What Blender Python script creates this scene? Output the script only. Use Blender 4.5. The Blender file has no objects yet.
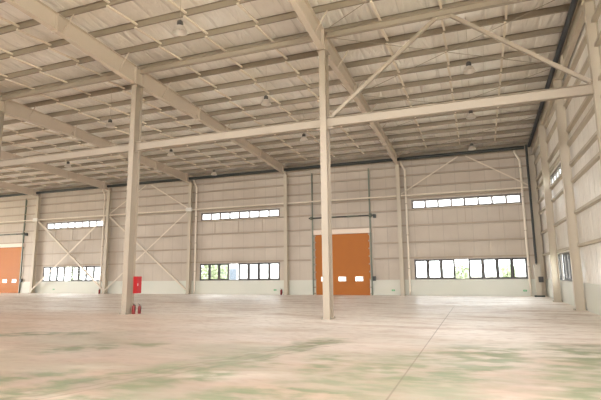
import bpy, bmesh, math, random
from mathutils import Vector, Matrix
random.seed(7)
SC = bpy.context.scene
COL = SC.collection

# ---------------------------------------------------------------- camera
cam_d = bpy.data.cameras.new('camera')
cam = bpy.data.objects.new('camera', cam_d)
COL.objects.link(cam)
SC.camera = cam
YAW, PITCH, ROLL = 0.3582, 0.1556, 0.0105
cam_d.sensor_width = 36.0
cam_d.lens = 469.2 / 601 * 36.0
cam_d.clip_end = 600
fwd = Vector((-math.sin(YAW) * math.cos(PITCH), math.cos(YAW) * math.cos(PITCH), math.sin(PITCH)))
rgt = Vector((math.cos(YAW), math.sin(YAW), 0))
upv = rgt.cross(fwd)
m3 = Matrix((rgt, upv, -fwd)).transposed()
cam.matrix_world = Matrix.Translation((5.199, -34.648, 1.629)) @ (m3 @ Matrix.Rotation(-ROLL, 3, 'Z')).to_4x4()

# ---------------------------------------------------------------- world, light, exposure
W = bpy.data.worlds.new('overcast_sky')
SC.world = W
W.use_nodes = True
bgn = W.node_tree.nodes['Background']
bgn.inputs['Color'].default_value = (1.0, 0.985, 0.965, 1)
bgn.inputs['Strength'].default_value = 8.5
SC.view_settings.view_transform = 'Standard'
SC.view_settings.look = 'None'
SC.view_settings.exposure = 1.42
SC.view_settings.gamma = 1.0
SC.view_settings.use_curve_mapping = False
SC.render.use_motion_blur = False
SC.cycles.use_denoising = True
SC.cycles.max_bounces = 10
SC.cycles.diffuse_bounces = 8
SC.cycles.glossy_bounces = 3
SC.cycles.transparent_max_bounces = 12
SC.cycles.sample_clamp_indirect = 8


def daylight(name, loc, rot, sx, sy, power, col=(1.0, 0.96, 0.92)):
    """soft daylight entering through a window or an added unseen opening"""
    d = bpy.data.lights.new(name, 'AREA')
    d.shape = 'RECTANGLE'
    d.size, d.size_y = sx, sy
    d.energy = power
    d.color = col
    o = bpy.data.objects.new(name, d)
    o.location = loc
    o.rotation_euler = rot
    COL.objects.link(o)
    return o


PI = math.pi
# daylight portals: they only guide sampling of the sky through the windows and the added unseen openings
def portal(loc, rot, sx, sy):
    o = daylight('daylight_portal', loc, rot, sx, sy, 1)
    o.data.cycles.is_portal = True


for c in (4.55, -13.42, -31.47):
    portal((c, 0.7, 1.85), (-PI / 2, 0, 0), 7.4, 1.5)
    portal((c, 0.7, 6.55), (-PI / 2, 0, 0), 7.4, 0.8)
for c in (-5.97,):
    portal((9.7, c, 1.85), (0, PI / 2, 0), 1.5, 7.4)
    portal((9.7, c, 6.55), (0, PI / 2, 0), 0.8, 7.4)
portal((9.7, -31.0, 6.3), (0, PI / 2, 0), 3.4, 14.0)  # from here on: portals of the added openings out of view
for c in (-16,):
    portal((-54.4, c, 3.8), (0, -PI / 2, 0), 5.4, 16.0)
for c in (-20.5, 0.5):
    portal((c, -45.4, 7.0), (PI / 2, 0, 0), 14.0, 4.0)


# ---------------------------------------------------------------- materials
def mat(name, col, rough=0.6, metal=0.0, noise=None, bump=None, spec=0.5):
    """noise = (scale, amount, second colour); bump = (scale, strength)"""
    m = bpy.data.materials.new(name)
    m.use_nodes = True
    nt = m.node_tree
    b = nt.nodes['Principled BSDF']
    b.inputs['Base Color'].default_value = (*col, 1)
    b.inputs['Roughness'].default_value = rough
    b.inputs['Metallic'].default_value = metal
    b.inputs['Specular IOR Level'].default_value = spec
    if noise or bump:
        tc = nt.nodes.new('ShaderNodeTexCoord')
    if noise:
        n = nt.nodes.new('ShaderNodeTexNoise')
        n.inputs['Scale'].default_value = noise[0]
        n.inputs['Detail'].default_value = 5
        nt.links.new(tc.outputs['Object'], n.inputs['Vector'])
        mr = nt.nodes.new('ShaderNodeMapRange')
        mr.inputs['From Min'].default_value = 0.35
        mr.inputs['From Max'].default_value = 0.7
        mr.inputs['To Max'].default_value = noise[1]
        nt.links.new(n.outputs['Fac'], mr.inputs['Value'])
        mx = nt.nodes.new('ShaderNodeMix')
        mx.data_type = 'RGBA'
        mx.inputs['A'].default_value = (*col, 1)
        mx.inputs['B'].default_value = (*noise[2], 1)
        nt.links.new(mr.outputs['Result'], mx.inputs['Factor'])
        nt.links.new(mx.outputs['Result'], b.inputs['Base Color'])
    if bump:
        n2 = nt.nodes.new('ShaderNodeTexNoise')
        n2.inputs['Scale'].default_value = bump[0]
        n2.inputs['Detail'].default_value = 3
        nt.links.new(tc.outputs['Object'], n2.inputs['Vector'])
        bp = nt.nodes.new('ShaderNodeBump')
        bp.inputs['Strength'].default_value = bump[1]
        bp.inputs['Distance'].default_value = 0.1
        nt.links.new(n2.outputs['Fac'], bp.inputs['Height'])
        nt.links.new(bp.outputs['Normal'], b.inputs['Normal'])
    return m


STEEL = (0.385, 0.325, 0.255)
M = {}
M['steel'] = mat('beige_painted_steel', STEEL, 0.5, 0, (0.8, 0.5, (0.35, 0.295, 0.23)))
M['column'] = mat('cream_painted_steel', (0.55, 0.485, 0.385), 0.5, 0, (0.7, 0.5, (0.50, 0.44, 0.35)))
M['rafter'] = mat('light_beige_rafter_steel', (0.60, 0.515, 0.43), 0.5, 0, (0.8, 0.5, (0.55, 0.47, 0.39)))
M['purlin'] = mat('galvanised_purlin', (0.31, 0.26, 0.20), 0.5, 0.1, (0.9, 0.5, (0.27, 0.225, 0.175)))
M['girt'] = mat('wall_girt_steel', (0.44, 0.36, 0.28), 0.5, 0.1, (0.9, 0.5, (0.38, 0.31, 0.24)))
M['pipe'] = mat('cream_plastic_pipe', (0.80, 0.72, 0.61), 0.4)
M['dark'] = mat('dark_conduit', (0.03, 0.036, 0.034), 0.45)
M['blue_dark'] = mat('dark_blue_duct', (0.03, 0.035, 0.045), 0.5)
M['track'] = mat('grey_green_track', (0.16, 0.18, 0.14), 0.45, 0.4)
M['orange'] = mat('orange_door_panel', (0.45, 0.135, 0.003), 0.55, 0, (1.5, 0.4, (0.40, 0.12, 0.003)))
M['seal'] = mat('pale_door_lintel', (0.82, 0.70, 0.60), 0.6)
M['black'] = mat('dark_grey_window_frame', (0.022, 0.02, 0.022), 0.5)
M['greyframe'] = mat('mid_grey_window_frame', (0.20, 0.18, 0.17), 0.45)
M['red'] = mat('fire_red_paint', (0.46, 0.015, 0.02), 0.45)
M['darkred'] = mat('extinguisher_red', (0.20, 0.012, 0.012), 0.4)
M['green'] = mat('exit_sign_green', (0.02, 0.40, 0.13), 0.5)
M['white'] = mat('white_plastic', (0.75, 0.73, 0.68), 0.5)
M['alu'] = mat('spun_aluminium', (0.72, 0.68, 0.63), 0.3, 0.75)
M['lampdark'] = mat('lamp_housing', (0.05, 0.045, 0.04), 0.5)
M['boxgrey'] = mat('cabinet_grey', (0.50, 0.46, 0.38), 0.5)
M['leaf'] = mat('tree_leaf', (0.36, 0.42, 0.28), 0.7, 0, (2.0, 0.8, (0.45, 0.50, 0.36)))
M['bark'] = mat('tree_bark', (0.16, 0.11, 0.07), 0.8)
M['facade'] = mat('pale_facade', (0.50, 0.50, 0.52), 0.8)
M['facadewin'] = mat('facade_window', (0.12, 0.15, 0.20), 0.3)
M['ground'] = mat('outdoor_ground', (0.42, 0.40, 0.34), 0.9, 0, (0.2, 0.8, (0.30, 0.33, 0.20)))


def glass_mat():
    m = bpy.data.materials.new('window_glass')
    m.use_nodes = True
    nt = m.node_tree
    for n in list(nt.nodes):
        nt.nodes.remove(n)
    out = nt.nodes.new('ShaderNodeOutputMaterial')
    tr = nt.nodes.new('ShaderNodeBsdfTransparent')
    tr.inputs['Color'].default_value = (0.62, 0.64, 0.645, 1)
    gl = nt.nodes.new('ShaderNodeBsdfGlossy')
    gl.inputs['Roughness'].default_value = 0.05
    mx = nt.nodes.new('ShaderNodeMixShader')
    mx.inputs[0].default_value = 0.07
    nt.links.new(tr.outputs[0], mx.inputs[1])
    nt.links.new(gl.outputs[0], mx.inputs[2])
    nt.links.new(mx.outputs[0], out.inputs[0])
    return m


M['glass'] = glass_mat()


def mix_rgb(nt, fac, a, b, blend='MIX'):
    mx = nt.nodes.new('ShaderNodeMix')
    mx.data_type = 'RGBA'
    mx.blend_type = blend
    for key, v in (('Factor', fac), ('A', a), ('B', b)):
        if hasattr(v, 'is_linked'):
            nt.links.new(v, mx.inputs[key])
        elif isinstance(v, tuple):
            mx.inputs[key].default_value = (*v, 1)
        else:
            mx.inputs[key].default_value = v
    return mx.outputs['Result']


def math_node(nt, op, *args):
    n = nt.nodes.new('ShaderNodeMath')
    n.operation = op
    for i, v in enumerate(args):
        if hasattr(v, 'is_linked'):
            nt.links.new(v, n.inputs[i])
        else:
            n.inputs[i].default_value = v
    return n.outputs[0]


def ramp(nt, v, lo, hi, a=0.0, b=1.0):
    mr = nt.nodes.new('ShaderNodeMapRange')
    mr.interpolation_type = 'SMOOTHSTEP'
    for k, x in (('From Min', lo), ('From Max', hi), ('To Min', a), ('To Max', b)):
        mr.inputs[k].default_value = x
    nt.links.new(v, mr.inputs['Value'])
    return mr.outputs['Result']


def tex_noise(nt, vec, scale, detail=4, sc=(1, 1, 1), rot=0.0, off=(0, 0, 0), dist=0.0):
    mp = nt.nodes.new('ShaderNodeMapping')
    mp.inputs['Scale'].default_value = sc
    mp.inputs['Rotation'].default_value = (0, 0, rot)
    mp.inputs['Location'].default_value = off
    nt.links.new(vec, mp.inputs['Vector'])
    n = nt.nodes.new('ShaderNodeTexNoise')
    n.inputs['Scale'].default_value = scale
    n.inputs['Detail'].default_value = detail
    n.inputs['Distortion'].default_value = dist
    nt.links.new(mp.outputs['Vector'], n.inputs['Vector'])
    return n.outputs['Fac']


def floor_mat():
    m = bpy.data.materials.new('dusty_concrete_floor')
    m.use_nodes = True
    nt = m.node_tree
    b = nt.nodes['Principled BSDF']
    tc = nt.nodes.new('ShaderNodeTexCoord')
    V = tc.outputs['Object']
    sx = nt.nodes.new('ShaderNodeSeparateXYZ')
    nt.links.new(V, sx.inputs[0])
    X, Y = sx.outputs['X'], sx.outputs['Y']
    # browner dust nearer; brighter light by the back wall painted into the colour
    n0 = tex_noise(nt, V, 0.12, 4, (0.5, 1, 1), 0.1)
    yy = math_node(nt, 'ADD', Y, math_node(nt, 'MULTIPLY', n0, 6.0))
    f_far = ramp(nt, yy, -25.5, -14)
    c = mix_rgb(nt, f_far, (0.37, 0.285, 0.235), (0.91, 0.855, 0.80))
    # sweeping marks
    n1 = tex_noise(nt, V, 0.9, 6, (0.4, 1.5, 1), 0.12)
    c = mix_rgb(nt, ramp(nt, n1, 0.45, 0.70, 0, 0.6), c, (0.46, 0.32, 0.25))
    n2 = tex_noise(nt, V, 0.8, 6, (0.45, 1.3, 1), -0.2, (5, 2, 0))
    c = mix_rgb(nt, ramp(nt, n2, 0.5, 0.75, 0, 0.55), c, (0.66, 0.58, 0.51))
    # left part is browner
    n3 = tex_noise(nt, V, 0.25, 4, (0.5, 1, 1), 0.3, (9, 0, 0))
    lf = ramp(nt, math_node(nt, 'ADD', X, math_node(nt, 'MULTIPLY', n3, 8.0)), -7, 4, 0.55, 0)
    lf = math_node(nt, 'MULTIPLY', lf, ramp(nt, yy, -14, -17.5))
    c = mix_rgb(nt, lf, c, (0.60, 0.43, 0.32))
    # green worn curing compound: worn patches and bands between tyre tracks
    warp = tex_noise(nt, V, 0.8, 5, (1, 1, 1), 0, (2, 7, 0))
    wx = math_node(nt, 'ADD', X, math_node(nt, 'MULTIPLY', math_node(nt, 'SUBTRACT', warp, 0.5), 1.6))
    warp2 = tex_noise(nt, V, 0.7, 5, (1, 1, 1), 0, (8, 1, 0))
    wy = math_node(nt, 'ADD', Y, math_node(nt, 'MULTIPLY', math_node(nt, 'SUBTRACT', warp2, 0.5), 2.2))

    def capsule(px, py, x0, y0, x1, y1, w, soft):
        dx, dy = x1 - x0, y1 - y0
        l2 = dx * dx + dy * dy
        ax = math_node(nt, 'SUBTRACT', px, x0)
        ay = math_node(nt, 'SUBTRACT', py, y0)
        t = math_node(nt, 'ADD', math_node(nt, 'MULTIPLY', ax, dx / l2), math_node(nt, 'MULTIPLY', ay, dy / l2))
        cl = nt.nodes.new('ShaderNodeClamp')
        nt.links.new(t, cl.inputs[0])
        t = cl.outputs[0]
        ex = math_node(nt, 'SUBTRACT', ax, math_node(nt, 'MULTIPLY', t, dx))
        ey = math_node(nt, 'SUBTRACT', ay, math_node(nt, 'MULTIPLY', t, dy))
        d = math_node(nt, 'SQRT', math_node(nt, 'ADD', math_node(nt, 'MULTIPLY', ex, ex), math_node(nt, 'MULTIPLY', ey, ey)))
        return ramp(nt, d, w, w + soft, 1, 0)
    tot = None
    for q in ((-1.4, -30.4, 1.74, -23.2, 0.10, 0.55), (-0.2, -30.5, 1.2, -26.4, 0.15, 0.5), (0.5, -27.6, 1.5, -24.4, 0.05, 0.4),
              (3.3, -27.9, 3.9, -25.3, 0.35, 0.8), (4.4, -27.0, 5.3, -23.6, 0.40, 0.9), (-3.9, -26.5, -2.5, -25.0, 0.12, 0.6),
              (1.5, -29.6, 3.0, -27.8, 0.30, 0.8), (6.3, -28.4, 7.2, -22.8, 0.25, 1.0), (-2.6, -29.8, -1.6, -28.4, 0.15, 0.6),
              (-7.5, -24.8, -5.5, -23.8, 0.1, 0.7), (2.3, -26.6, 2.5, -25.4, 0.1, 0.6)):
        m1 = capsule(wx, wy, *q)
        tot = m1 if tot is None else math_node(nt, 'MAXIMUM', tot, m1)
    gn = ramp(nt, tex_noise(nt, V, 2.2, 6, (0.7, 1.3, 1), -0.3), 0.38, 0.60, 0.15, 1.0)
    g = math_node(nt, 'MULTIPLY', tot, gn)
    g = math_node(nt, 'MULTIPLY', g, 0.85)
    c = mix_rgb(nt, g, c, (0.15, 0.195, 0.105))
    # pale grey worn haze around them
    gz = ramp(nt, tex_noise(nt, V, 0.45, 5, (0.8, 1.1, 1), 0.2, (4, 4, 0)), 0.40, 0.66)
    near = ramp(nt, math_node(nt, 'ADD', Y, math_node(nt, 'MULTIPLY', n3, 3.0)), -18.5, -23.5)
    c = mix_rgb(nt, math_node(nt, 'MULTIPLY', math_node(nt, 'MULTIPLY', gz, near), 0.55), c, (0.31, 0.30, 0.225))
    # fine dust and scuffs
    fd = tex_noise(nt, V, 5.0, 6, (0.6, 1.4, 1), 0.1)
    c = mix_rgb(nt, ramp(nt, fd, 0.48, 0.70, 0, 0.4), c, (0.30, 0.22, 0.17))
    # tyre tracks
    for q in ((-1.1, -30.4, 1.95, -23.4, 0.012, 0.05), (-1.35, -30.2, 1.7, -23.2, 0.012, 0.05), (-0.85, -30.5, 2.2, -23.6, 0.01, 0.04)):
        t = capsule(X, wy, *q)
        c = mix_rgb(nt, math_node(nt, 'MULTIPLY', t, 0.35), c, (0.16, 0.14, 0.11))
    # saw-cut joints along the hall
    for xj in (3.97, -14.0, 12.0):
        d = math_node(nt, 'ABSOLUTE', math_node(nt, 'SUBTRACT', X, xj))
        j = ramp(nt, d, 0.006, 0.02, 0.6, 0)
        j = math_node(nt, 'MULTIPLY', j, ramp(nt, Y, -9, -13))
        c = mix_rgb(nt, j, c, (0.16, 0.12, 0.09))
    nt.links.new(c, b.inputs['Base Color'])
    r = tex_noise(nt, V, 0.6, 5, (0.4, 1.2, 1))
    nt.links.new(ramp(nt, r, 0.3, 0.75, 0.38, 0.62), b.inputs['Roughness'])
    b.inputs['Specular IOR Level'].default_value = 0.45
    bp = nt.nodes.new('ShaderNodeBump')
    bp.inputs['Strength'].default_value = 0.25
    bp.inputs['Distance'].default_value = 0.02
    nt.links.new(n1, bp.inputs['Height'])
    nt.links.new(bp.outputs['Normal'], b.inputs['Normal'])
    return m


def foil_mat(name, col, col2, along, rough=0.42, metal=0.25, seam=1.0, bumps=0.7):
    """quilted insulation foil / liner with vertical seams every `seam` metres along axis `along`"""
    m = bpy.data.materials.new(name)
    m.use_nodes = True
    nt = m.node_tree
    b = nt.nodes['Principled BSDF']
    tc = nt.nodes.new('ShaderNodeTexCoord')
    V = tc.outputs['Object']
    sx = nt.nodes.new('ShaderNodeSeparateXYZ')
    nt.links.new(V, sx.inputs[0])
    A = sx.outputs[along]
    n = tex_noise(nt, V, 0.35, 5)
    c = mix_rgb(nt, ramp(nt, n, 0.35, 0.68), col, col2)
    fr = math_node(nt, 'PINGPONG', A, seam / 2)
    s = ramp(nt, fr, 0.0, 0.035, 0.35, 0)
    c = mix_rgb(nt, s, c, tuple(x * 0.55 for x in col))
    nt.links.new(c, b.inputs['Base Color'])
    b.inputs['Roughness'].default_value = rough
    b.inputs['Metallic'].default_value = metal
    sc = {'X': (2.2, 0.6, 0.6), 'Y': (0.6, 2.2, 0.6)}[along]
    w = tex_noise(nt, V, 1.1, 4, sc, 0, (0, 0, 0), 1.5)
    h = math_node(nt, 'ADD', w, math_node(nt, 'MULTIPLY', ramp(nt, fr, 0, 0.12), 0.25))
    bp = nt.nodes.new('ShaderNodeBump')
    bp.inputs['Strength'].default_value = bumps
    bp.inputs['Distance'].default_value = 0.12
    nt.links.new(h, bp.inputs['Height'])
    nt.links.new(bp.outputs['Normal'], b.inputs['Normal'])
    return m


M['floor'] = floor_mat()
M['roof'] = foil_mat('roof_insulation_foil', (0.86, 0.81, 0.745), (0.96, 0.935, 0.90), 'X', 0.33, 0.3, 1.0, 0.9)
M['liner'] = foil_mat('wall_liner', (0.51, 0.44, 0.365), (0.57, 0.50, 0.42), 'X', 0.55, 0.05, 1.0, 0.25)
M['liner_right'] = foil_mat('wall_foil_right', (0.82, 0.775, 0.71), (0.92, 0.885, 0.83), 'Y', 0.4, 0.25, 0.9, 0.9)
M['masonry'] = mat('white_plaster_dado', (0.68, 0.68, 0.61), 0.6, 0, (0.4, 0.6, (0.62, 0.64, 0.56)))


# ---------------------------------------------------------------- mesh helpers
class MB:
    def __init__(self):
        self.v, self.f, self.mi = [], [], []

    def add(self, vs, fs, mi=0):
        k = len(self.v)
        self.v += [tuple(v) for v in vs]
        self.f += [tuple(i + k for i in f) for f in fs]
        self.mi += [mi] * len(fs)
        return self

    def box(self, x0, x1, y0, y1, z0, z1, mi=0):
        vs = [(x, y, z) for z in (z0, z1) for y in (y0, y1) for x in (x0, x1)]
        return self.add(vs, [(0, 2, 3, 1), (4, 5, 7, 6), (0, 1, 5, 4), (2, 6, 7, 3), (0, 4, 6, 2), (1, 3, 7, 5)], mi)

    def bar(self, a, b, w, h, up=(0, 0, 1), mi=0):
        """rectangular bar from a to b, w across, h along up"""
        a, b = Vector(a), Vector(b)
        d = (b - a).normalized()
        u = Vector(up)
        s = d.cross(u)
        if s.length < 1e-4:
            s = d.cross(Vector((1, 0, 0)))
        s.normalize()
        u = s.cross(d).normalized()
        vs = []
        for p in (a, b):
            for i, j in ((-1, -1), (1, -1), (1, 1), (-1, 1)):
                vs.append(p + s * (i * w / 2) + u * (j * h / 2))
        return self.add(vs, [(3, 2, 1, 0), (4, 5, 6, 7), (0, 1, 5, 4), (1, 2, 6, 5), (2, 3, 7, 6), (3, 0, 4, 7)], mi)

    def angle(self, a, b, w, t=0.012, up=(0, 0, 1)):
        """L-section steel angle from a to b"""
        a, b = Vector(a), Vector(b)
        d = (b - a).normalized()
        s = d.cross(Vector(up))
        if s.length < 1e-4:
            s = d.cross(Vector((1, 0, 0)))
        s.normalize()
        u = s.cross(d).normalized()
        self.bar(a, b, w, t, u)
        o = s * (w / 2 - t / 2) + u * (w / 2)
        return self.bar(a + o, b + o, t, w, u)

    def tube(self, pts, r, n=12, caps=True):
        pts = [Vector(p) for p in pts]
        rings = []
        for i, p in enumerate(pts):
            d = (pts[min(i + 1, len(pts) - 1)] - pts[max(i - 1, 0)]).normalized()
            ref = Vector((0, 0, 1)) if abs(d.z) < 0.9 else Vector((0, 1, 0))
            s = d.cross(ref).normalized()
            u = s.cross(d)
            rings.append([p + s * (r * math.cos(2 * PI * k / n)) + u * (r * math.sin(2 * PI * k / n)) for k in range(n)])
        vs = [v for rg in rings for v in rg]
        fs = []
        for i in range(len(pts) - 1):
            for k in range(n):
                fs.append((i * n + k, i * n + (k + 1) % n, (i + 1) * n + (k + 1) % n, (i + 1) * n + k))
        if caps:
            fs.append(tuple(range(n))[::-1])
            fs.append(tuple((len(pts) - 1) * n + k for k in range(n)))
        return self.add(vs, fs)

    def lathe(self, prof, c=(0, 0, 0), n=20):
        """profile of (radius, z) turned about the vertical through c"""
        vs, fs = [], []
        for r, z in prof:
            for k in range(n):
                a = 2 * PI * k / n
                vs.append((c[0] + r * math.cos(a), c[1] + r * math.sin(a), c[2] + z))
        for i in range(len(prof) - 1):
            for k in range(n):
                fs.append((i * n + k, i * n + (k + 1) % n, (i + 1) * n + (k + 1) % n, (i + 1) * n + k))
        return self.add(vs, fs)

    def ibeam(self, pts, tops, bots, bf, tf=0.016, tw=0.012, side=(1, 0, 0)):
        """I-section along plan points pts with given top and bottom heights"""
        s = Vector(side)
        n = len(pts)

        def strip(zl, zh, hw):
            vs = []
            for (x, y), l, h in zip(pts, zl, zh):
                for sg, z in ((-1, l), (1, l), (1, h), (-1, h)):
                    vs.append((x + s.x * sg * hw, y + s.y * sg * hw, z))
            fs = [(3, 2, 1, 0), tuple(4 * (n - 1) + k for k in range(4))]
            for i in range(n - 1):
                for k in range(4):
                    fs.append((4 * i + k, 4 * i + (k + 1) % 4, 4 * i + 4 + (k + 1) % 4, 4 * i + 4 + k))
            self.add(vs, fs)
        strip(bots, [b + tf for b in bots], bf / 2)
        strip([t - tf for t in tops], tops, bf / 2)
        strip([b + tf for b in bots], [t - tf for t in tops], tw / 2)
        return self

    def build(self, name, m, parent=None, origin=None, smooth=False):
        me = bpy.data.meshes.new(name)
        o = Vector(origin) if origin is not None else Vector((0, 0, 0))
        me.from_pydata([tuple(Vector(v) - o) for v in self.v], [], self.f)
        for mm in (m if isinstance(m, (list, tuple)) else [m]):
            me.materials.append(mm)
        for p, i in zip(me.polygons, self.mi):
            p.material_index = i
            p.use_smooth = smooth
        bm = bmesh.new()
        bm.from_mesh(me)
        bmesh.ops.recalc_face_normals(bm, faces=bm.faces)
        bm.to_mesh(me)
        bm.free()
        if smooth:
            try:
                me.set_sharp_from_angle(angle=math.radians(35))
            except Exception:
                pass
        ob = bpy.data.objects.new(name, me)
        ob.location = o
        COL.objects.link(ob)
        if parent is not None:
            ob.parent = parent
        return ob


def tag(o, label, cat, group=None, kind=None):
    o['label'] = label
    o['category'] = cat
    if group:
        o['group'] = group
    if kind:
        o['kind'] = kind
    return o


def empty(name, loc, label, cat, group=None, kind=None):
    o = bpy.data.objects.new(name, None)
    o.empty_display_size = 0.2
    o.location = loc
    COL.objects.link(o)
    if kind:
        o['kind'] = kind
        o['label'] = label
        o['category'] = cat
        return o
    return tag(o, label, cat, group)


def copy_tree(o, parent=None):
    c = o.copy()
    COL.objects.link(c)
    if parent is not None:
        c.parent = parent
    for ch in list(o.children):
        copy_tree(ch, c)
    return c


ORD = ['first', 'second', 'third', 'fourth', 'fifth', 'sixth', 'seventh', 'eighth', 'ninth', 'tenth', 'eleventh',
       'twelfth', 'thirteenth', 'fourteenth', 'fifteenth', 'sixteenth', 'seventeenth', 'eighteenth', 'nineteenth',
       'twentieth']

# ---------------------------------------------------------------- dimensions
XL, XR = -54.0, 9.30          # inner faces of left and right wall
YB, YF = 0.30, -45.0          # inner face of back wall, open front end
BAY = 9.0
SILL, LTOP, UBOT, UTOP = 1.12, 2.55, 6.20, 6.92
DTOP = 4.60
SL = 0.05


def rtop(y):                   # top flange of the rafters = underside of purlins
    return 10.20 + SL * (-y)


PH = 0.22                      # purlin height


def roofz(y):
    return rtop(y) + PH


# windows and doors on the back wall
WB = [(0.85, 8.25), (-17.15, -9.70), (-35.15, -27.80)]
DB = [(-6.66, -2.42), (-42.40, -38.16)]
WR = [(-9.65, -2.30)]

# ---------------------------------------------------------------- structure
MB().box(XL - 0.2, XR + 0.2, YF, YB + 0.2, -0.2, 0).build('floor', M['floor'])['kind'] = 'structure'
g = MB().box(-140, 100, YB + 0.2, 160, -0.32, -0.12).box(-140, 100, -120, YF, -0.32, -0.12)
g.box(XR + 0.2, 100, YF, YB + 0.2, -0.32, -0.12).box(-140, XL - 0.2, YF, YB + 0.2, -0.32, -0.12)
g.build('ground', M['ground'])['kind'] = 'structure'

r = MB()
yy = [YF, -40, -30, -20, -10, 0, YB + 0.3]
vs, fs = [], []
for y in yy:
    for x in (XL - 0.3, XR + 0.3):
        vs += [(x, y, roofz(y)), (x, y, roofz(y) + 0.12)]
for i in range(len(yy) - 1):
    a, b = 4 * i, 4 * i + 4
    fs += [(a, a + 2, b + 2, b), (a + 1, b + 1, b + 3, a + 3), (a, b, b + 1, a + 1), (a + 2, a + 3, b + 3, b + 2)]
fs += [(0, 1, 3, 2), tuple(4 * (len(yy) - 1) + k for k in (0, 2, 3, 1))]
r.add(vs, fs).build('ceiling', M['roof'])['kind'] = 'structure'


def wall(name, axis, lo, hi, inner, thick, openings, ztop, mats, extra):
    """wall with rectangular openings (a0,a1,z0,z1); dado below SILL in its own material, a touch thicker"""
    mb = MB()
    cuts = sorted({lo, hi, *[o[0] for o in openings], *[o[1] for o in openings]})
    for a, b in zip(cuts, cuts[1:]):
        ops = sorted([(o[2], o[3]) for o in openings if o[0] <= a + 1e-6 and o[1] >= b - 1e-6])
        z = 0.0
        spans = []
        for z0, z1 in ops:
            if z0 > z:
                spans.append((z, z0))
            z = z1
        spans.append((z, ztop))
        for z0, z1 in spans:
            parts = [(z0, min(z1, SILL), 1, 0.06), (max(z0, SILL), z1, 0, 0.0)]
            for p, q, mi, ex in parts:
                if q - p < 1e-4:
                    continue
                s = 1 if thick > 0 else -1
                i0, i1 = inner - ex * s, inner + thick
                i0, i1 = min(i0, i1), max(i0, i1)
                if axis == 'x':
                    mb.box(a, b, i0, i1, p, q, mi)
                else:
                    mb.box(i0, i1, a, b, p, q, mi)
    o = mb.build(name, mats)
    o['kind'] = 'structure'
    return o


ob = [(a, b, SILL, LTOP) for a, b in WB] + [(a, b, UBOT, UTOP) for a, b in WB] + [(a, b, 0, DTOP) for a, b in DB]
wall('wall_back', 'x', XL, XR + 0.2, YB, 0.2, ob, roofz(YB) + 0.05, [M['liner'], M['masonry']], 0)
orr = [(a, b, SILL, LTOP) for a, b in WR] + [(a, b, UBOT, UTOP) for a, b in WR] + [(-38.0, -24.0, 4.6, 8.0)]  # last one: high opening out of view, added to light the hall
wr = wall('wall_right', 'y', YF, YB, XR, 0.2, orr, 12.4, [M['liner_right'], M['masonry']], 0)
wall('wall_front', 'x', XL, XR + 0.2, YF, -0.2, [(c - 7.0, c + 7.0, 5.0, 9.0) for c in (-20.5, 0.5)], roofz(YF), [M['liner'], M['masonry']], 0)  # unseen openings, invented and sized for the daylight they let in
wall('wall_left', 'y', YF, YB, XL, -0.2, [(-24.0, -8.0, SILL, 6.5)], 12.4, [M['liner_right'], M['masonry']], 0)  # unseen opening added to bring in daylight from the left
# cut the side walls to the roof slope
for nm in ('wall_right', 'wall_left'):
    me = bpy.data.objects[nm].data
    for v in me.vertices:
        if v.co.z > 12:
            v.co.z = roofz(v.co.y) + 0.05

# ---------------------------------------------------------------- windows (structure)
wn = [0]


def window(a0, a1, z0, z1, style, where):
    """a strip window of eight lights; where='back' or 'right'"""
    wn[0] += 1
    nm = 'window_%d' % wn[0]

    def B(mb, p, q, d0, d1, r0, r1):
        if where == 'back':
            mb.box(p, q, YB + d0, YB + d1, r0, r1)
        else:
            mb.box(XR + d0, XR + d1, p, q, r0, r1)
    root = bpy.data.objects.new(nm, None)
    root.location = ((a0 + a1) / 2, YB, z0) if where == 'back' else (XR, (a0 + a1) / 2, z0)
    root['kind'] = 'structure'
    COL.objects.link(root)
    org = Vector(root.location)
    inv = -org

    def par(o):
        o.parent = root
        o.location = inv + Vector(o.location)
        return o
    t = 0.05 if style == 'lower' else 0.14
    f = MB()
    B(f, a0, a1, 0.02, 0.14, z0, z0 + t)
    B(f, a0, a1, 0.02, 0.14, z1 - t, z1)
    B(f, a0, a0 + t, 0.02, 0.14, z0 + t, z1 - t)
    B(f, a1 - t, a1, 0.02, 0.14, z0 + t, z1 - t)
    n = 8
    st = (a1 - a0 - t) / n
    for k in range(1, n):
        x = a0 + k * st
        B(f, x, x + t, 0.03, 0.13, z0 + t, z1 - t)
    par(f.build('window_frame', M['greyframe']))
    s = MB()
    B(s, a0 - 0.05, a1 + 0.05, -0.07, 0.02, z0 - 0.05, z0)
    par(s.build('window_sill', M['masonry'] if style == 'lower' else M['girt']))
    for k in range(n):
        p, q = a0 + k * st + t, a0 + (k + 1) * st
        gl = MB()
        B(gl, p, q, 0.075, 0.083, z0 + t, z1 - t)
        pane = par(gl.build('pane', M['glass']))
        if style == 'lower' and k != 3:
            w = 0.085
            sh = MB()
            B(sh, p, q, 0.0, 0.06, z0 + t, z0 + t + w)
            B(sh, p, q, 0.0, 0.06, z1 - t - w, z1 - t)
            B(sh, p, p + w, 0.0, 0.06, z0 + t + w, z1 - t - w)
            B(sh, q - w, q, 0.0, 0.06, z0 + t + w, z1 - t - w)
            par(sh.build('sash', M['black']))


for a, b in WB:
    window(a, b, SILL, LTOP, 'lower', 'back')
    window(a, b, UBOT, UTOP, 'upper', 'back')
for a, b in WR:
    window(a, b, SILL, LTOP, 'lower', 'right')
    window(a, b, UBOT, UTOP, 'upper', 'right')


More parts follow.
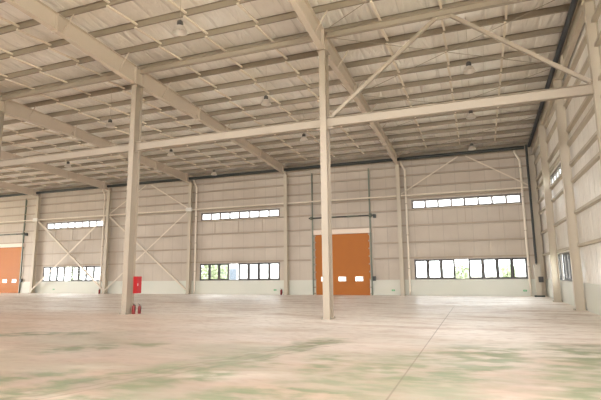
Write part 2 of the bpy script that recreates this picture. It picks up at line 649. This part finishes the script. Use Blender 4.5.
# ---------------------------------------------------------------- orange sectional doors (structure)
def door(idx, x0, x1):
    root = bpy.data.objects.new('door_%d' % idx, None)
    root.location = (x0, YB, 0)
    root['kind'] = 'structure'
    root['label'] = ['orange sectional loading door behind the nearest column', 'orange sectional loading door at the far left edge'][idx - 1]
    COL.objects.link(root)
    L = x1 - x0

    def P(mb, name, m, parent=root, sm=False):
        return mb.build(name, m, parent, smooth=sm)
    nsec = 8
    hh = DTOP / nsec
    pn = MB()
    for k in range(nsec):      # stacked sections with a shallow groove between them
        if k == 1 or k == 2:
            continue
        pn.box(-0.04, L + 0.04, -0.012, 0.05, k * hh + (0.012 if k else 0), (k + 1) * hh - 0.012)
        pn.box(-0.04, L + 0.04, 0.0, 0.045, (k + 1) * hh - 0.012, (k + 1) * hh + 0.012)
    cs = (0.72, 2.10, 3.42)
    pn.box(-0.04, L + 0.04, 0.0, 0.045, 3 * hh - 0.012, 3 * hh + 0.012)
    edge = [-0.04] + [e for c in cs for e in (c - 0.28, c + 0.28)] + [L + 0.04]
    pn.box(-0.04, L + 0.04, -0.012, 0.05, hh + 0.012, 1.04)
    pn.box(-0.04, L + 0.04, -0.012, 0.05, 1.34, 3 * hh - 0.012)
    for a, b in zip(edge[::2], edge[1::2]):
        pn.box(a, b, -0.012, 0.05, 1.04, 1.34)
    P(pn, 'door_panel', M['orange'])
    for c in cs:
        v = MB()
        v.box(c - 0.31, c + 0.31, -0.028, -0.012, 1.01, 1.05).box(c - 0.31, c + 0.31, -0.028, -0.012, 1.33, 1.37)
        v.box(c - 0.31, c - 0.27, -0.028, -0.012, 1.05, 1.33).box(c + 0.27, c + 0.31, -0.028, -0.012, 1.05, 1.33)
        fr = P(v, 'vision_window_frame', M['white'])
        P(MB().box(c - 0.28, c + 0.28, 0.01, 0.018, 1.04, 1.34), 'vision_pane', M['glass'], fr)
    P(MB().box(-0.25, L + 0.25, -0.14, -0.01, DTOP + 0.02, DTOP + 0.40), 'door_lintel', M['seal'])
    for sx, s in ((-0.17, -1), (L + 0.17, 1)):
        t = MB()
        t.box(sx - 0.05, sx + 0.05, -0.20, -0.17, 0, 9.55)
        t.box(sx - 0.05 if s < 0 else sx + 0.035, sx - 0.035 if s < 0 else sx + 0.05, -0.17, -0.07, 0, 9.55)
        tr = P(t, 'guide_track', M['track'])
        for k in range(nsec + 1):
            h = MB()
            a = sx if s > 0 else sx - 0.02
            z = max(0.1, min(k * hh, DTOP - 0.08))
            h.box(min(sx, sx - s * 0.20), max(sx, sx - s * 0.20), -0.075, -0.03, z - 0.05, z + 0.05)
            P(h, 'roller_hinge', M['girt'], tr)
    sh = MB().tube([(-0.45, -0.22, 5.92), (L + 0.5, -0.22, 5.92)], 0.05)
    sft = P(sh, 'torsion_shaft', M['dark'], sm=True)
    for c in (-0.22, L + 0.22):
        P(MB().tube([(c - 0.10, -0.22, 5.92), (c + 0.10, -0.22, 5.92)], 0.13, 16), 'cable_drum', M['track'], sft, True)
    for c in (0.9, L - 1.6):
        P(MB().tube([(c, -0.22, 5.92), (c + 0.9, -0.22, 5.92)], 0.06, 14), 'torsion_spring', M['track'], sft, True)
    P(MB().box(L + 0.42, L + 0.62, -0.2, -0.02, 5.72, 5.98), 'drive_motor', M['dark'])


door(1, *DB[0])
door(2, *DB[1])
bx = MB().box(-2.17, -1.97, 0.08, 0.24, 1.05, 1.38)
tag(bx.build('door_control_box', M['dark'], origin=(-2.07, 0.16, 1.05)),
    'small dark control box on the wall right of the middle orange door', 'control box')
bx = MB().box(-37.95, -37.75, 0.08, 0.24, 1.1, 1.4)
tag(bx.build('door_control_box', M['dark'], origin=(-37.85, 0.16, 1.1)),
    'small dark control box beside the orange door at the far left', 'control box')

# ---------------------------------------------------------------- wall girts
GB = [2.62, 3.75, 4.98, 6.12, 7.02, 7.85, 8.72, 9.42]


def zsec(mb, axis, a, b, face, z, out):
    """C-girt: web upright against the liner, two flanges; out = direction into the hall"""
    d, h, t = 0.16, 0.10, 0.008
    f0, f1 = sorted((face, face + out * d))
    w0, w1 = sorted((face + out * (d - t), face + out * d))
    for (p, q, r0, r1) in ((f0, f1, z - t, z), (f0, f1, z + h, z + h + t), (w0, w1, z - t, z + h + t)):
        if axis == 'x':
            mb.box(a, b, p, q, r0, r1)
        else:
            mb.box(p, q, a, b, r0, r1)


cols_back = [0, -9, -18, -27, -36, -45]
for i, z in enumerate(GB):
    if z < DTOP + 0.5:
        segs = [(XL + .05, DB[1][0] - 0.36), (DB[1][1] + 0.36, DB[0][0] - 0.36), (DB[0][1] + 0.36, XR - 0.2)]
        wh = ['left of the far left orange door', 'between the two orange doors', 'right of the middle orange door']
        if z > DTOP:
            segs = [(XL + .05, DB[1][0] - 0.36), (DB[1][0] - .1, DB[1][1] + .1), (DB[1][1] + 0.36, DB[0][0] - 0.36), (DB[0][0] - .1, DB[0][1] + .1), (DB[0][1] + 0.36, XR - 0.2)]
            wh = ['left of the far left orange door', 'over the far left orange door', 'between the two orange doors',
                  'over the middle orange door', 'right of the middle orange door']
    else:
        segs = [(XL + .05, XR - 0.2)]
        wh = ['running the whole width']
    for (a, b), w in zip(segs, wh):
        mb = MB()
        zsec(mb, 'x', a, b, YB, z, -1)
        tag(mb.build('wall_girt', M['girt'], origin=((a + b) / 2, YB, z)),
            '%s horizontal girt above the sill, back wall, %s' % (ORD[i], w), 'girt', 'back wall girts')
GR = [2.62, 4.02, 5.38, 6.10, 7.02, 7.60, 8.75, 9.60]
for i, z in enumerate(GR):
    mb = MB()
    zsec(mb, 'y', -36.5 if z < 4.5 or z > 8.1 else -23.8, YB - 0.18, XR, z, -1)
    tag(mb.build('wall_girt', M['column'], origin=(XR, -14, z)),
        '%s horizontal girt above the sill, right wall' % ORD[i], 'girt', 'right wall girts')

# short hanger rods below the upper windows
for wi, (a, b) in enumerate(WB):
    for k, fx in enumerate((0.2, 0.5, 0.8)):
        x = a + (b - a) * fx
        mb = MB().box(x - 0.02, x + 0.02, YB - 0.15, YB - 0.11, 5.08, 6.11)
        tag(mb.build('girt_hanger', M['girt'], origin=(x, YB - .13, 5.08)),
            'thin hanger under the %s upper window, %s from the left' %
            (['right', 'middle', 'left'][wi], ORD[k]), 'hanger', 'window hangers')


# ---------------------------------------------------------------- columns
def column(name, label, x, y, h, flange, depth, along, m, base=True, brackets=(), group=None, z0=0.0):
    """I-section column; along = 'y' web in the Y direction, 'x' web in the X direction"""
    root = empty(name, (x, y, 0), label, 'column', group)
    t = 0.02
    s = MB()
    F, D = flange / 2, depth / 2
    if along == 'y':
        s.box(-F, F, -D, -D + t, z0, h).box(-F, F, D - t, D, z0, h).box(-0.008, 0.008, -D + t, D - t, z0, h)
    else:
        s.box(-D, -D + t, -F, F, z0, h).box(D - t, D, -F, F, z0, h).box(-D + t, D - t, -0.008, 0.008, z0, h)
    s.build('shaft', m, root)
    if base:
        b = MB()
        e = 0.06
        if along == 'y':
            b.box(-F - e, F + e, -D - e, D + e, 0.0, 0.03)
        else:
            b.box(-D - e, D + e, -F - e, F + e, 0.0, 0.03)
        b.build('base_plate', m, root)
        for sx in (-1, 1):
            for sy in (-1, 1):
                px = sx * ((F if along == 'y' else D) + 0.03)
                py = sy * ((D if along == 'y' else F) + 0.03)
                MB().tube([(px, py, 0.03), (px, py, 0.075)], 0.014, 6).build('anchor_bolt', M['track'], root)
    for (dx, z) in brackets:
        b = MB()
        b.box(min(0.01 * dx, dx * 0.34), max(0.01 * dx, dx * 0.34), -0.012, 0.012, z - 0.26, z + 0.26)
        b.box(min(dx * 0.13, dx * 0.34), max(dx * 0.13, dx * 0.34), -0.10, 0.10, z - 0.19, z - 0.17)
        b.box(min(dx * 0.13, dx * 0.34), max(dx * 0.13, dx * 0.34), -0.10, 0.10, z + 0.17, z + 0.19)
        b.build('gusset_bracket', m, root)
    for z in (h - 0.02,):
        MB().box(-0.2, 0.2, -D, D, z, z + 0.02).build('cap_plate', m, root)
    return root


LR = -18.0
M['tie'] = mat('pale_tie_bar', (0.80, 0.72, 0.61), 0.5)
ZS = 7.35
hc = rtop(LR) - 0.85
column('steel_column', 'tall beige steel column in the middle of the hall with bare foot', 0, LR, hc, 0.25, 0.48, 'y', M['steel'], True,
       [(-1, ZS), (1, ZS)], 'interior columns')
column('steel_column', 'tall beige steel column on the left carrying the red hose cabinet', -9, LR, hc, 0.25, 0.48, 'y', M['steel'], True,
       [(-1, ZS), (1, ZS)], 'interior columns')
column('steel_column', 'interior steel column just beyond the left edge, end of the long strut', -18, LR, hc, 0.25, 0.48, 'y', M['steel'], True,
       [(-1, ZS), (1, ZS)], 'interior columns')
lab = ['cream wall column between the middle orange door and the right windows',
       'cream wall column between the middle windows and the middle orange door',
       'cream wall column left of the middle windows, foot of the cross brace',
       'cream wall column between the two cross braced bays at left',
       'cream wall column right of the far left orange door',
       'cream wall column left of the far left orange door']
for k, x in enumerate(cols_back):
    column('wall_column', lab[k], x, -0.02, rtop(0) - 0.62, 0.28, 0.40, 'y', M['column'], True, [], 'back wall columns')
column('wall_column', 'cream column in the corner of back and right walls', 9.02, 0.0, rtop(0) - 0.75, 0.24, 0.36, 'x', M['column'], True, [],
       'right wall columns')
lab = ['cream column on the right wall nearest the corner, passing the windows', 'thick cream column on the right wall, second out from the corner',
       'cream column at the right picture edge where the strut ends', 'cream column on the right wall, fourth out from the corner',
       'cream column on the right wall, fifth out from the corner']
for k, y in enumerate((-6, -12, -18)):
    column('wall_column', lab[k], 9.02 if k != 2 else 9.13, y, rtop(y) - 0.74, 0.24, 0.35 if k != 2 else 0.30, 'x', M['column'], True, [], 'right wall columns')


# ---------------------------------------------------------------- rafters
def depth_at(y):
    P = [(0.1, 0.66), (-1.6, 0.62), (-5, 0.58), (-9, 0.58), (-13, 0.62), (-16.5, 0.78), (-18, 0.85), (-19.5, 0.80), (-23, 0.66), (-30, 0.62), (-40, 0.62)]
    for (a, d), (b, e) in zip(P, P[1:]):
        if b <= y <= a:
            return d + (e - d) * (a - y) / (a - b)
    return P[0][1] if y > 0 else P[-1][1]


PUR = [-1.35 - 1.5 * n for n in range(25)]
ry = [0.18, -1.6, -5, -9, -13, -16.5, -18, -19.5, -23, -30, -38]
lab = ['big sloping roof beam over the nearest column', 'big sloping roof beam over the column with the hose cabinet',
       'sloping roof beam meeting the wall column left of the middle windows', 'sloping roof beam ending between the two braced bays at left',
       'sloping roof beam ending right of the far left orange door', 'sloping roof beam ending left of the far left orange door']
proto = None
for k, x in enumerate(cols_back):
    if k == 0:
        root = empty('roof_rafter', (0, 0, 0), lab[0], 'roof beam', 'main roof beams')
        MB().ibeam([(0, y) for y in ry], [rtop(y) for y in ry], [rtop(y) - depth_at(y) for y in ry], 0.24).build('beam', M['rafter'], root)
        for y in (-5, -13, -22.6, -31):
            z1, z0 = rtop(y) - 0.005, rtop(y) - depth_at(y) - 0.07
            MB().box(-0.135, 0.135, y - 0.022, y + 0.022, z0, z1 - 0.02).build('splice_plate', M['rafter'], root)
        for y in (-0.25, -0.9, -17.75, -18.25):
            z1, z0 = rtop(y) - 0.02, rtop(y) - depth_at(y) + 0.02
            MB().box(-0.115, 0.115, y - 0.008, y + 0.008, z0, z1).build('stiffener', M['rafter'], root)
        for n, y in enumerate(PUR):
            if n % 2:
                continue
            z0 = rtop(y) - depth_at(y) + 0.03
            for s in (-1, 1):
                MB().angle((s * 0.10, y, z0), (s * 0.62, y, rtop(y) + 0.04), 0.045, 0.008, (0, 1, 0)).build('fly_brace', M['rafter'], root)
        proto = root
    else:
        root = copy_tree(proto)
        root.location.x = x
        root['label'] = lab[k]
# gable beam over the right wall columns
root = empty('roof_rafter', (9.15, 0, 0), 'pale sloping roof beam along the top of the right wall', 'roof beam', 'main roof beams')
MB().ibeam([(0, y) for y in ry], [rtop(y) for y in ry], [rtop(y) - 0.74 for y in ry], 0.20).build('beam', M['column'], root)
for y in (-5, -13, -22.6, -31):
    MB().box(-0.115, 0.115, y - 0.02, y + 0.02, rtop(y) - 0.78, rtop(y) - 0.02).build('splice_plate', M['column'], root)

# ---------------------------------------------------------------- purlins
for n, y in enumerate(PUR[:24]):
    z = rtop(y)
    mb = MB()
    t = 0.008
    x0, x1 = XL + .02, XR - .02
    mb.box(x0, x1, y - t, y, z + 0.002, z + PH - 0.004)                   # web
    mb.box(x0, x1, y, y + 0.075, z + 0.002, z + 0.002 + t)               # lower flange
    mb.box(x0, x1, y - 0.075, y - t, z + PH - 0.004 - t, z + PH - 0.004)  # upper flange
    mb.box(x0, x1, y + 0.067, y + 0.075, z + 0.01, z + 0.032)            # lip
    tag(mb.build('roof_purlin', M['purlin'], origin=(-20, y, z)),
        '%s roof purlin out from the back wall' % (ORD[n] if n < 20 else 'twenty-' + ORD[n - 20]), 'purlin', 'roof purlins')
mb = MB().box(XL + .02, XR - .02, 0.16, 0.168, rtop(0) - 0.02, rtop(0) + PH - 0.02).box(XL + .02, XR - .02, 0.08, 0.16, rtop(0) - 0.02, rtop(0) - 0.012)
tag(mb.build('eave_purlin', M['purlin'], origin=(-20, 0.16, rtop(0))), 'eave purlin at the very top of the back wall', 'purlin')

# tie bars between purlins
bays = ['right corner bay', 'middle orange door bay', 'middle window bay', 'cross braced bay without windows',
        'far left braced window bay', 'far left orange door bay']
for k in range(6):
    for j in (1, 2, 3):
        x = 9 - 9 * k - 2.25 * j
        mb = MB()
        for n in range(23):
            ya, yb = PUR[n], PUR[n + 1]
            mb.bar((x + 0.02, ya + 0.03, rtop(ya) + 0.10), (x - 0.02, yb - 0.06, rtop(yb) - 0.05), 0.085, 0.06)
        o = mb.build('purlin_tie_line', M['tie'], origin=(x, -18, rtop(-18)))
        tag(o, '%s tie bar line from the right, roof of the %s' % (ORD[j - 1], bays[k]), 'tie bar', 'purlin ties')

# ---------------------------------------------------------------- struts on the interior column row
names4 = ['between the nearest column and the right wall', 'between the two interior columns', 'left of the column with the hose cabinet',
          'beyond the left edge']
for k in range(3):
    xa, xb = 9 - 9 * k, -9 * k
    e = 0.03 if k == 0 else 0.34
    mb = MB().ibeam([(xb + 0.34, LR), (xa - e, LR)], [ZS + 0.17] * 2, [ZS - 0.17] * 2, 0.20, 0.014, 0.010, (0, 1, 0))
    tag(mb.build('strut_beam', M['steel'], origin=((xa + xb) / 2, LR, ZS)), 'heavy lower horizontal strut %s' % names4[k], 'strut',
        'struts on the interior column row')
    zt = rtop(LR) - 0.16
    mb = MB().ibeam([(xb + 0.14, LR), (xa - 0.14, LR)], [zt + 0.12] * 2, [zt - 0.12] * 2, 0.18, 0.012, 0.010, (0, 1, 0))
    tag(mb.build('strut_beam', M['steel'], origin=((xa + xb) / 2, LR, zt)), 'upper roof level strut %s' % names4[k], 'strut',
        'struts on the interior column row')
zt = rtop(LR) - 0.30
mb = MB().bar((4.32, LR, zt), (0.32, LR, ZS + 0.25), 0.12, 0.12, (0, 1, 0))
tag(mb.build('diagonal_brace', M['steel'], origin=(2.3, LR, 9)), 'thick diagonal brace rising right from the nearest column', 'brace')
mb = MB().bar((4.80, LR, zt), (8.92, LR, ZS + 0.25), 0.12, 0.12, (0, 1, 0))
tag(mb.build('diagonal_brace', M['steel'], origin=(6.7, LR, 9)), 'thick diagonal brace falling right to the right wall column', 'brace')
mb = MB().box(4.2, 4.92, LR - 0.012, LR + 0.012, zt - 0.1, zt + 0.02)
tag(mb.build('gusset_plate', M['steel'], origin=(4.56, LR, zt)), 'gusset plate where two thick diagonal braces meet the upper strut', 'plate')

# ---------------------------------------------------------------- struts and braces on the back wall
ZW = 7.22
wl = ['above the right windows', 'above the middle orange door', 'above the middle windows', 'across the braced bay without windows',
      'above the far left windows', 'above the far left orange door']
for k in range(6):
    xa, xb = 9 - 9 * k, -9 * k
    mb = MB().tube([(xb + 0.16, -0.12, ZW), (xa - (0.16 if k else 0.22), -0.12, ZW)], 0.055, 12)
    tag(mb.build('wall_strut', M['pipe'], origin=((xa + xb) / 2, -0.12, ZW), smooth=True), 'pale tubular strut on the back wall %s' % wl[k], 'strut',
        'back wall struts')
for x, nm in ((-18, 'left of the middle windows'), (-36, 'right of the far left orange door')):
    mb = MB().box(x - 0.3, x + 0.3, -0.34, -0.23, ZW - 0.16, ZW + 0.16)
    tag(mb.build('junction_box', M['white'], origin=(x, -0.28, ZW)), 'white box high on the wall column %s' % nm, 'box')


M['brace'] = mat('pale_wall_brace', (0.72, 0.64, 0.53), 0.5)


def wbrace(a, b, label, w=0.09, y=-0.125):
    mb = MB().angle((a[0], y, a[1]), (b[0], y, b[1]), w, 0.012, (0, 1, 0))
    tag(mb.build('wall_brace', M['brace'], origin=((a[0] + b[0]) / 2, y, (a[1] + b[1]) / 2)), label, 'brace', 'back wall braces')


wbrace((0.2, 7.35), (4.3, 9.78), 'slim brace rising right above the right windows')
wbrace((4.8, 9.78), (8.7, 7.35), 'slim brace falling right above the right windows')
wbrace((-26.8, 7.35), (-22.8, 9.72), 'slim brace rising right at the top of the braced bay without windows')
wbrace((-22.2, 9.72), (-18.2, 7.35), 'slim brace falling right at the top of the braced bay without windows')
wbrace((-26.8, 7.05), (-18.2, 0.35), 'slim brace falling right in the cross braced bay without windows', 0.12)
wbrace((-26.8, 0.35), (-18.2, 7.05), 'slim brace rising right in the cross braced bay without windows', 0.10, -0.22)
wbrace((-35.8, 7.05), (-27.2, 0.35), 'brace falling right across the far left windows', 0.14)
wbrace((-35.8, 0.35), (-27.2, 7.05), 'brace rising right across the far left windows', 0.14, -0.27)

# ---------------------------------------------------------------- thin crossed rods in the roof plane
rods = [((0.2, -17.7), (8.8, -12.2)), ((0.2, -12.2), (8.8, -17.7)), ((0.2, -11.8), (8.8, -6.2)), ((0.2, -6.2), (8.8, -11.8)),
        ((0.2, -5.8), (8.8, -0.4)), ((0.2, -0.4), (8.8, -5.8)), ((0.2, -23.8), (8.8, -18.3)), ((0.2, -18.3), (8.8, -23.8))]
for i, (a, b) in enumerate(rods):
    mb = MB().tube([(a[0], a[1], rtop(a[1]) - 0.10), (b[0], b[1], rtop(b[1]) - 0.10)], 0.013, 6)
    tag(mb.build('brace_rod', M['steel'], origin=((a[0] + b[0]) / 2, (a[1] + b[1]) / 2, rtop(-10))),
        'thin %s slanting rod under the right bay roof, %s crossing' %
        (('left', 'right')[i % 2], ['second nearest', 'third nearest', 'rearmost', 'nearest'][i // 2]), 'rod',
        'roof bracing rods')


# ---------------------------------------------------------------- pipes
def pipe(name, pts, r, m, label, cat='pipe', group=None):
    o = MB().tube(pts, r, 12)
    return tag(o.build(name, m, origin=pts[0], smooth=True), label, cat, group)


pipe('main_pipe', [(XL + .1, -0.36, 9.93), (8.60, -0.36, 9.93)], 0.12, M['dark'], 'long dark pipe along the top of the back wall')
ypts = [-0.1, -6, -12, -18, -24, -30, -37]
pipe('roof_edge_duct', [(8.93, y, rtop(y) - 0.125) for y in ypts], 0.105, M['blue_dark'], 'dark blue duct along the roof edge over the right wall', 'duct')
pipe('corner_conduit', [(8.72, -0.40, 10.1), (8.72, -0.40, 2.12)], 0.075, M['dark'], 'dark upright conduit in the right back corner')
dp = [(0.50, 'right of the column beside the right windows', 1), (-17.5, 'left of the middle windows', 1),
      (-27.65, 'right of the far left windows', 1), (8.30, 'right of the right windows', 1)]
for x, w, s in dp:
    root = empty('downpipe', (x, 0.0, 0), 'cream rainwater downpipe %s' % w, 'downpipe', 'rainwater downpipes')
    off = -0.28 if x > 8 else -0.3
    MB().tube([(off, 0.06, 10.05), (off, 0.06, 9.75), (0, 0.06, 9.15), (0, 0.06, 0.18), (0, -0.03, 0.09)], 0.074, 12).build('pipe', M['pipe'], root, smooth=True)
    for z in (1.9, 4.3, 6.6, 8.6):
        MB().box(-0.08, 0.08, -0.01, 0.14, z, z + 0.05).build('pipe_clamp', M['girt'], root)

# electrical cabinet by the right corner
root = empty('electrical_cabinet', (8.72, -0.50, 0.0), 'pale electrical cabinet on a post in the right back corner', 'cabinet')
MB().box(-0.20, 0.20, -0.30, -0.05, 1.30, 2.05).box(-0.17, 0.17, -0.31, -0.30, 1.34, 2.01).build('housing', M['boxgrey'], root)
MB().box(0.02, 0.30, -0.32, -0.05, 0.92, 1.28).build('isolator_switch', M['lampdark'], root)
MB().box(-0.16, 0.16, -0.22, -0.02, 0, 1.30).build('post', M['column'], root)
MB().box(-0.28, 0.30, -0.36, 0.02, 0.0, 0.10).build('plinth', M['dark'], root)
MB().tube([(0.0, 0.10, 2.05), (0.0, 0.10, 2.11)], 0.05, 8).build('cable_gland', M['dark'], root)


# ---------------------------------------------------------------- fire equipment
def extinguisher(loc, label, sc=1.0):
    root = empty('fire_extinguisher', loc, label, 'fire extinguisher', 'fire extinguishers')
    MB().lathe([(0.0, 0), (0.075 * sc, 0.0), (0.085 * sc, 0.02 * sc), (0.085 * sc, 0.34 * sc), (0.07 * sc, 0.39 * sc), (0.03 * sc, 0.42 * sc), (0.028 * sc, 0.45 * sc), (0, 0.45 * sc)], n=16).build('cylinder', M['darkred'], root, smooth=True)
    MB().tube([(0, 0, 0.45 * sc), (0, 0, 0.49 * sc)], 0.02 * sc, 8).build('valve', M['lampdark'], root)
    MB().bar((0, 0, 0.49 * sc), (0, -0.12 * sc, 0.53 * sc), 0.02, 0.015).bar((0, 0, 0.465 * sc), (0, -0.11 * sc, 0.455 * sc), 0.02, 0.012).build('handle', M['lampdark'], root)
    MB().tube([(0.02, 0, 0.46 * sc), (0.10 * sc, 0, 0.42 * sc), (0.115 * sc, 0, 0.28 * sc), (0.10 * sc, 0, 0.12 * sc)], 0.012, 6).build('hose', M['lampdark'], root)
    return root


root = empty('hose_cabinet', (-8.87, -17.70, 0.86), 'red fire hose cabinet fixed to the left interior column', 'hose cabinet')
MB().box(0.0, 0.17, -0.16, 0.16, 0, 0.72).build('housing', M['red'], root)
MB().box(0.17, 0.19, -0.145, 0.145, 0.02, 0.70).build('door', M['red'], root)
MB().box(0.19, 0.205, -0.12, -0.09, 0.32, 0.42).build('latch', M['alu'], root)
extinguisher((-8.74, -17.92, 0), 'dark red extinguisher at the foot of the left interior column, nearer one', 0.86)
extinguisher((-8.62, -17.70, 0), 'dark red extinguisher at the foot of the left interior column, rear one', 0.80)
extinguisher((-9.42, -0.12, 0), 'small red extinguisher by the wall column right of the middle windows', 0.95)
extinguisher((-27.38, -0.28, 0), 'small dark extinguisher by the wall column right of the far left windows', 0.9)

# small green escape signs low on the wall
for x, w in ((-0.72, 'right of the middle orange door'), (7.98, 'below the right windows'), (-10.1, 'below the middle windows'),
             (-18.45, 'at the foot of the cross braced bay'), (-33.5, 'below the far left windows')):
    root = empty('escape_sign', (x, YB - 0.085, 0.36), 'small green exit sign low on the wall %s' % w, 'sign', 'low green signs')
    MB().box(-0.11, 0.11, 0, 0.02, -0.055, 0.055).build('sign_plate', M['green'], root)
    MB().box(-0.07, 0.03, -0.004, 0, -0.01, 0.01).add([(0.03, -0.004, -0.03), (0.03, -0.004, 0.03), (0.075, -0.004, 0)], [(0, 2, 1)]).build('arrow', M['white'], root)


# ---------------------------------------------------------------- high-bay pendant lamps
def lamp_proto():
    root = empty('pendant_lamp', (0, 0, 0), '', 'lamp', 'high bay pendant lamps')
    MB().tube([(0, 0, 0.27), (0, 0, 1.9)], 0.006, 6).build('suspension_rod', M['steel'], root)
    MB().lathe([(0, 0.28), (0.05, 0.28), (0.09, 0.24), (0.10, 0.14), (0.08, 0.095), (0, 0.095)], n=16).build('ballast_housing', M['lampdark'], root, smooth=True)
    MB().lathe([(0.07, 0.10), (0.15, 0.06), (0.19, -0.02), (0.22, -0.10), (0.235, -0.12), (0.222, -0.11), (0.18, -0.02), (0.14, 0.05), (0.06, 0.09)], n=24).build('reflector', M['alu'], root, smooth=True)
    MB().lathe([(0, -0.04), (0.03, -0.02), (0.04, 0.01), (0.03, 0.05), (0.02, 0.08)], n=12).build('bulb', M['white'], root, smooth=True)
    return root


LAMPS = [(0, 5.28, -4.75, 0), (0, 5.32, -11.09, 1), (0, 5.33, -16.8, 2), (1, -3.58, -10.54, 1), (1, -3.15, -16.57, 2),
         (1, -3.0, -23.25, 3), (2, -13.05, -4.47, 0), (2, -12.43, -10.66, 1), (2, -11.78, -16.64, 2), (3, -20.87, -10.69, 1)]
lp = lamp_proto()
first = True
baylab = ['right corner bay', 'middle orange door bay', 'middle window bay', 'braced bay without windows']
if True:
    for i, x, y, j in LAMPS:
        o = lp if first else copy_tree(lp)
        first = False
        o.location = (x, y, 9.17)
        o['label'] = 'pendant lamp in the %s, %s from the back wall' % (baylab[i], ORD[j])
        top = roofz(y) - 9.17 - 0.005
        for ch in o.children:      # each rod reaches the roof above its lamp
            if ch.name.startswith('suspension_rod'):
                ch.scale.z = 1.0
                me = ch.data.copy()
                for v in me.vertices:
                    if v.co.z > 1.0:
                        v.co.z = top
                ch.data = me


# ---------------------------------------------------------------- outside, seen through the lower windows
def tree(x, y, h, label, seed):
    rnd = random.Random(seed)
    root = empty('tree', (x, y, -0.12), label, 'tree', 'trees outside')
    MB().tube([(0, 0, 0), (0.1, 0, h * 0.3), (0, 0.1, h * 0.6)], 0.12, 8).build('trunk', M['bark'], root)
    mb = MB()
    for i in range(420):
        while True:
            p = Vector((rnd.uniform(-1, 1), rnd.uniform(-1, 1), rnd.uniform(-1, 1)))
            if 0.3 < p.length < 1:
                break
        p = Vector((p.x * h * 0.3, p.y * h * 0.3, h * 0.58 + p.z * h * 0.4))
        a = Vector((rnd.uniform(-1, 1), rnd.uniform(-1, 1), rnd.uniform(-1, 1))).normalized()
        b = a.cross(Vector((rnd.uniform(-1, 1), rnd.uniform(-1, 1), rnd.uniform(-1, 1)))).normalized()
        s = rnd.uniform(0.14, 0.30)
        mb.add([p - a * s, p + b * s * 0.5, p + a * s, p - b * s * 0.5], [(0, 1, 2, 3)])
    mb.build('foliage', M['leaf'], root)


tree(-20.9, 8.0, 3.4, 'leafy green tree outside the second light of the middle lower window', 1)
tree(-23.2, 14.0, 3.6, 'green tree outside the third light of the middle lower window', 2)
tree(3.4, 19.0, 2.7, 'green tree outside the right lower window, left one', 3)
tree(8.0, 18.0, 2.6, 'green tree outside the right lower window, right one', 4)
tree(-43.0, 12.0, 4.4, 'green tree outside the far left lower window, left one', 5)
tree(-38.5, 15.0, 4.0, 'green tree outside the far left lower window, right one', 6)
root = empty('building', (-27.6, 24, -0.12), 'pale building outside the fourth light of the middle lower window', 'building')
MB().box(-1.6, 1.6, 0, 6, 0, 9).build('wall', M['facade'], root)
MB().box(-1.8, 1.8, -0.3, 6.3, 9, 9.4).build('roof', M['facade'], root)
for fl in range(3):
    for c in range(2):
        MB().box(-1.2 + c * 1.4, -0.2 + c * 1.4, -0.04, 0.0, 1.0 + fl * 2.8, 2.5 + fl * 2.8).build('window', M['facadewin'], root)
